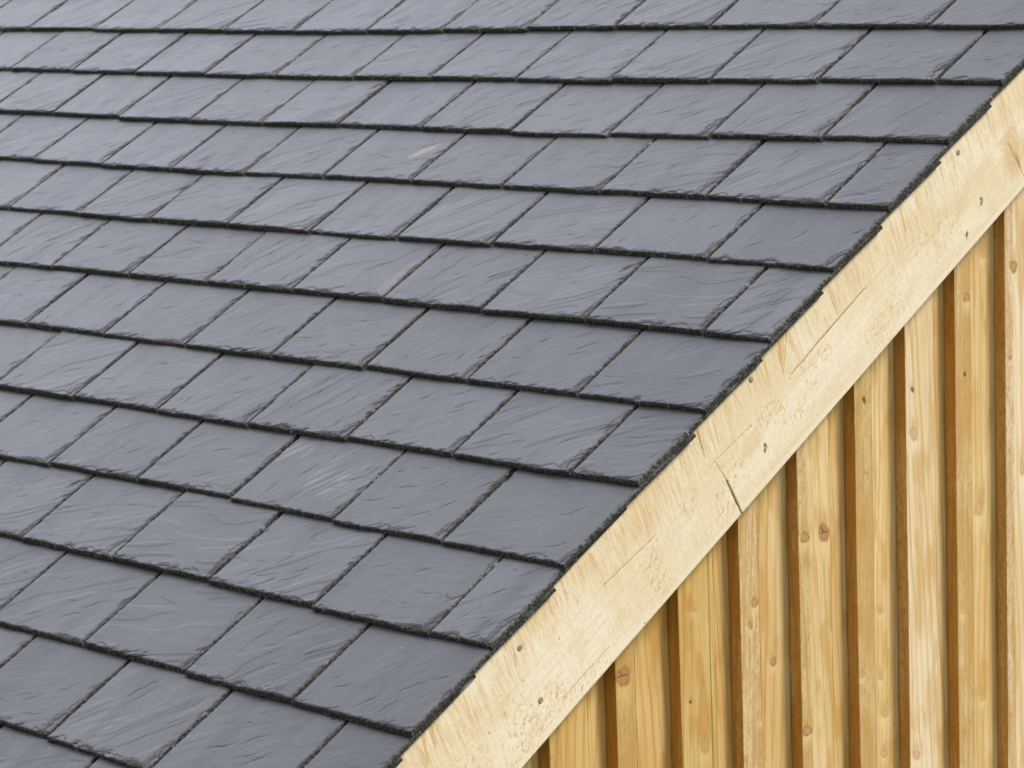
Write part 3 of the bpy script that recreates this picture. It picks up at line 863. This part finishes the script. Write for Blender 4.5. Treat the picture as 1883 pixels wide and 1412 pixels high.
def wood(A, Z, seed, knots, tone, sawn=0.0, gfreq=75.0):
    """A across (m), Z along (m) -> colour, relief"""
    dv = np.zeros_like(A)
    for (a0, z0, ra, rz, kd) in knots:
        if kd in ('hole',):
            ra, rz = ra * .7, rz * .7
        e2 = ((Z - z0) / (2.6 * rz)) ** 2
        dv += np.sign(A - a0) * ra * 1.15 * np.exp(-np.abs(A - a0) / (1.3 * ra)) * np.exp(-e2)
    drift = 0.020 * (vn(Z * 1.3, Z * 0, seed + 1) - 0.5) + 0.006 * (vn(Z * 6, Z * 0 + 4, seed + 2) - 0.5)
    B = A - dv + drift
    c0 = (vn(seed * 1.7 + 0.5, 2.2, 3) - 0.5) * 0.12
    # flat-sawn figure: cathedral arches where the curve meets the surface
    ph = (np.hypot((B - c0), 0.018 + 0.012 * vn(Z * 2.2, Z * 0, seed + 7)) + 0.07 * Z * (0.35 + vn(seed * 3.1, 1, 2)) * (1 if seed % 2 else -1) + 0.010 * (fbm(A * 20, Z * 5, seed + 6, 2) - 0.5)) * gfreq * 2.2
    fr = ph - np.floor(ph)
    late = sst(0.55, 0.93, fr) * sst(1.0, 0.95, fr)
    late = late * (0.35 + 0.8 * vn(np.floor(ph) * 3.7, Z * 0.8, seed + 8))
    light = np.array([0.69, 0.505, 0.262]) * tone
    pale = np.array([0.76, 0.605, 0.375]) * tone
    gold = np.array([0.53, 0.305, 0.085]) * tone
    lowf = fbm(A * 14, Z * 3.2, seed + 9, 3)
    col = mix(light, pale, sst(0.35, 0.68, lowf))
    col = mix(col, gold * 0.95, 0.74 * late)
    st = vn(A * 330, Z * 4, seed + 12)
    col = mix(col, gold, 0.34 * sst(0.45, 0.9, st))
    st2 = vn(A * 620, Z * 9, seed + 13)
    col = mix(col, gold * 0.9, 0.25 * sst(0.6, 0.95, st2))
    blo = fbm(A * 40, Z * 11, seed + 14, 3)
    col = mix(col, gold, 0.50 * sst(0.52, 0.72, blo))
    glo = fbm(A * 26, Z * 5, seed + 15, 3)
    col = mix(col, pale * 1.04, 0.40 * sst(0.56, 0.72, glo))
    rel = -0.00012 * late
    if sawn > 0:
        sp = vn(A * 520, Z * 220, seed + 20)
        sp2 = vn(A * 260, Z * 90, seed + 21)
        col = mix(col, np.array([0.50, 0.30, 0.10]), sawn * (0.55 * sst(0.55, 0.9, sp) + 0.35 * sst(0.5, 0.8, sp2)))
        col = col * (1 - 0.10 * sawn)
        fz = fbm(A * 30, Z * 6, seed + 22, 2)
        col = mix(col, np.array([0.52, 0.31, 0.10]), sawn * 0.5 * sst(0.52, 0.66, fz))
        rel = rel + sawn * 0.00035 * (sp - 0.5)
    for (a0, z0, ra, rz, kd) in knots:
        e = np.sqrt(((A - a0) / ra) ** 2 + ((Z - z0 + 0.15 * (A - a0)) / rz) ** 2)
        e = e + 0.22 * (vn(A * 160, Z * 160, seed + 30) - 0.5)
        ang = np.arctan2((Z - z0) / rz, (A - a0) / ra)
        e = e * (1 + 0.10 * np.sin(ang * 2 + a0 * 90) + 0.07 * np.sin(ang * 3 + z0 * 70))
        # pale shadow-wood below and above the knot
        halo = np.exp(-((A - a0) / (1.5 * ra)) ** 2) * np.exp(-((Z - z0 + 1.7 * rz) / (1.9 * rz)) ** 2)
        ora = np.exp(-((A - a0) / (1.3 * ra)) ** 2) * np.exp(-((Z - z0 - 1.6 * rz) / (1.6 * rz)) ** 2)
        col = mix(col, gold, 0.5 * ora)
        col = mix(col, pale * 1.06, 0.55 * halo * (kd != 'hole'))
        rings = 0.5 + 0.5 * np.cos(e * 17)
        if kd == 'big':
            k_c = mix(np.array([0.43, 0.215, 0.095]), np.array([0.33, 0.15, 0.06]), rings * 0.6)
            edge_c, edge_k = np.array([0.30, 0.15, 0.04]), 0.7
        elif kd == 'hole':
            k_c = mix(np.array([0.10, 0.05, 0.015]), np.array([0.20, 0.11, 0.04]), rings * 0.5)
            edge_c, edge_k = np.array([0.38, 0.22, 0.07]), 0.6
        elif kd == 'pink':
            k_c = mix(np.array([0.66, 0.46, 0.27]), np.array([0.50, 0.30, 0.13]), rings * 0.8)
            edge_c, edge_k = np.array([0.30, 0.16, 0.05]), 0.8
        elif kd == 'mid':
            k_c = mix(np.array([0.52, 0.32, 0.14]), np.array([0.34, 0.19, 0.07]), rings * 0.8)
            edge_c, edge_k = np.array([0.16, 0.08, 0.02]), 0.9
        elif kd == 'ring':
            k_c = mix(light * 0.95, gold, rings * 0.6)
            edge_c, edge_k = np.array([0.14, 0.08, 0.04]), 0.9
        else:
            k_c = mix(light * 0.95, gold * 0.9, rings * 0.7)
            edge_c, edge_k = np.array([0.32, 0.19, 0.06]), 0.7
        inside = sst(1.12, 0.86, e)
        col = mix(col, k_c, 0.92 * inside)
        col = mix(col, edge_c, edge_k * (1.0 if kd in ('big', 'mid', 'hole') else 0.62) * np.exp(-((e - 1.0) / 0.15) ** 2) * (0.82 + 0.18 * np.cos(ang + 1.0)))
        if kd == 'big':
            for ca in (0.1, 2.2, 3.2):
                d = np.abs(np.sin(ang - ca)) * e
                m = sst(0.085, 0.03, d) * (np.cos(ang - ca) > 0) * sst(0.9, 0.7, e)
                col = mix(col, np.array([0.09, 0.04, 0.015]), 0.9 * m)
                rel = rel - 0.0006 * m
    return np.clip(col, 0, 1), rel

def ztop(y):
    return y * math.tan(TH) - 0.085 / math.cos(TH)

ZF = -0.98
def zaxis(zt_max):
    a = np.arange(-2.9, ZF, 0.03)
    b = np.linspace(ZF, zt_max, max(3, int((zt_max - ZF) / 0.0022)))
    return np.concatenate([a, b])

def board_mesh(name, yl, yr, xf, depth, seed, knots, tone, saw_to=0.0, sides=True, gfreq=75.0, crack=None):
    """vertical board: left side, front, right side in one unfolded grid"""
    fr = axis(yl, yr, 0.0012, 0.0016, 0.004, 0.006)
    sd = np.linspace(-depth, -0.0007, 14)
    Ycol = np.concatenate([np.full(14, yl), fr, np.full(14, yr)])
    Xcol = np.concatenate([sd, np.zeros(len(fr)), sd[::-1]])
    across = np.concatenate([yl + sd, fr, yr - sd[::-1]])       # unfolded coordinate
    # arrises: crisp on the left, eased on the right
    rr, rl = 0.0030, 0.0008
    t = np.clip((fr - (yr - rr)) / rr, 0, 1)
    Xcol[14:14 + len(fr)] -= rr * (1 - np.sqrt(np.clip(1 - t * t, 0, 1))) * 0.8
    t = np.clip(((yl + rl) - fr) / rl, 0, 1)
    Xcol[14:14 + len(fr)] -= rl * t * t * 0.7
    zt = max(ztop(yl), ztop(yr)) + 0.01
    if zt < -2.0:
        return None
    za = zaxis(max(zt, ZF + 0.01))
    Yg, Zg = np.meshgrid(Ycol, za)
    Xg = np.meshgrid(Xcol, za)[0]
    Ag = np.meshgrid(across, za)[0]
    # follow the slope at the head, hidden behind the bargeboard
    Zt = np.minimum(zt, Yg * math.tan(TH) - 0.085 / math.cos(TH))
    tau = (Zg - za[0]) / (za[-1] - za[0])
    k = (Zt - za[0]) / (za[-1] - za[0])
    Zs = za[0] + (Zg - za[0]) * k
    Zs = np.where(Zg > zt - 0.12 - (yr - yl), za[0] + (Zg - za[0]) * k, Zg)
    Zs = np.minimum(Zg, Zt + 0.0004 * tau)
    sawn = np.zeros_like(Ag)
    if saw_to:
        sawn = sst(saw_to + 0.0015, saw_to - 0.0015, Ag + 0.002 * (vn(Zg * 6, Zg * 0, seed) - 0.5))
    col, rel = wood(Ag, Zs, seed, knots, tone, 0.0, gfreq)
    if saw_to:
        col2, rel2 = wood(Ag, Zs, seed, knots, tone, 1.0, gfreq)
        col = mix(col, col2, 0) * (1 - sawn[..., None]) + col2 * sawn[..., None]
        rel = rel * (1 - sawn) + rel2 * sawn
    w1 = 0.0012 * (vn(Zs * 7, Zs * 0, seed + 40) - 0.5) + 0.0007 * (vn(Zs * 45, Zs * 0, seed + 41) - 0.5)
    Yw = Yg + w1 * sst(0.35, 0.0, (Yg - yl) / (yr - yl)) + 0.0008 * (vn(Zs * 5, Zs * 0, seed + 42) - 0.5) * sst(0.65, 1.0, (Yg - yl) / (yr - yl))
    front = (Xg > -0.004)
    Xw = xf + Xg + rel * front + 0.0010 * (vn(Zs * 2.5, Zs * 0 + 1, seed + 43) - 0.5) * front
    edge_shade_tone = np.array([0.88, 0.67, 0.33])           # sawn edges' gold, with recess shade and warm bounce put into the colour
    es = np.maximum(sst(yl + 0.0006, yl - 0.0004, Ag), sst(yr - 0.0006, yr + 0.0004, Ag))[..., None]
    col = col * (1 - es) + col * edge_shade_tone * es
    if crack is not None:
        dc = np.abs(Ag - crack - 0.0012 * (vn(Zs * 8, Zs * 0, seed + 50) - 0.5))
        m = sst(0.0016, 0.0005, dc)
        Xw -= 0.0016 * m * front
        col = mix(col, np.array([0.30, 0.17, 0.05]), 0.7 * m)
    P = np.stack([Xw, Yw, Zs], -1)
    C = np.concatenate([col, np.ones(col.shape[:-1] + (1,))], -1)
    b0 = xf - depth
    def back(top):
        b = top.copy(); b[:, 0] = b0 - 0.0005
        return b
    V, Q, N, C2, nq = slab_arrays(P, C, back)
    me = mesh_from(name, V, Q, N, C2, nq)
    me.set_sharp_from_angle(angle=math.radians(40))
    return me

# wall plate behind everything
def wall_core():
    y0, y1 = -1.9, 2.12
    V = []
    for x in (-0.20, FX - DX - 0.021):
        V += [(x, y0, -3.1), (x, y1, -3.1), (x, y1, ztop(y1) + 0.0), (x, y0, max(ztop(y0), -3.0))]
    q = [[3, 2, 1, 0], [4, 5, 6, 7], [0, 1, 5, 4], [1, 2, 6, 5], [2, 3, 7, 6], [3, 0, 4, 7]]
    return mesh_from('clad_wall', V, q)
wall = link('clad_wall', wall_core(), M_DECK, bld)

ribs = [(-1.188, 0.051), (-1.025, 0.093), (-0.8535, 0.051), (-0.6905, 0.093), (-0.5275, 0.051), (-0.3645, 0.093), (-0.2017, 0.049), (-0.0392, 0.093), (0.1230, 0.053), (0.2885, 0.092), (0.4571, 0.051), (0.6117, 0.091), (0.7701, 0.052),
        (0.9359, 0.093), (1.0990, 0.051), (1.2620, 0.093), (1.425, 0.051), (1.588, 0.093), (1.751, 0.051), (1.914, 0.093), (2.077, 0.051)]
TONE = {-0.3645: (0.84, 0.76, 0.50), -0.2017: (0.86, 0.78, 0.54), -0.0392: (0.84, 0.78, 0.56), 0.1230: (0.96, 0.95, 0.92), 0.2885: (0.95, 0.95, 0.90), 0.4571: (0.93, 0.90, 0.78), 0.6117: (1.03, 1.11, 1.36), 0.7701: (0.98, 0.97, 0.92), 0.9359: (1.03, 1.10, 1.32), 1.099: (1, 1.05, 1.2)}  # each board's own colour, with weaker skylight on the left boards put in
for i, (yl, w) in enumerate(ribs):
    kn = [k for k in KN if yl - 0.005 < k[0] < yl + w + 0.005]
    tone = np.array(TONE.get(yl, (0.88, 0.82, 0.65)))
    rsb = np.random.RandomState(i + 5)
    if len(kn) < 2:
        for _ in range(2):
            kn.append((yl + rsb.uniform(0.01, w - 0.01), rsb.uniform(-0.9, 0.5), rsb.uniform(0.004, 0.010), rsb.uniform(0.005, 0.010), ('mid', 'pale', 'ring')[rsb.randint(3)]))
    narrow = w < 0.07
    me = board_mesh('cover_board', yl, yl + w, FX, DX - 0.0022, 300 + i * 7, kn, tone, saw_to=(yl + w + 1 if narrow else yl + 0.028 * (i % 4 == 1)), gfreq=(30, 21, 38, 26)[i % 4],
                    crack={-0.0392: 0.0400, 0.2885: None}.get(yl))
    if me:
        o = link('cover_board', me, M_CLAD, wall)
        o['group'] = 'upright cover boards on the gable'
edges_ = [y for y, w in ribs]
for i in range(len(ribs) - 1):
    y0 = ribs[i][0] + ribs[i][1] - 0.018
    y1 = ribs[i + 1][0] + 0.022
    kn = [k for k in KF if y0 < k[0] < y1]
    me = board_mesh('backing_board', y0, y1, FX - DX, 0.020, 500 + i * 7, kn, np.array((0.98, 0.97, 0.90)) if ribs[i][0] > 0.4 else (np.array((0.93, 0.90, 0.80)) if ribs[i][0] > 0 else np.array((0.88, 0.80, 0.58))), gfreq=(24, 34, 18)[i % 3])  # tone steps darker and yellower leftward, with recess shade put into the colour
    if me:
        o = link('backing_board', me, M_CLAD, wall)
        o['group'] = 'backing boards between the cover boards'
print('done')
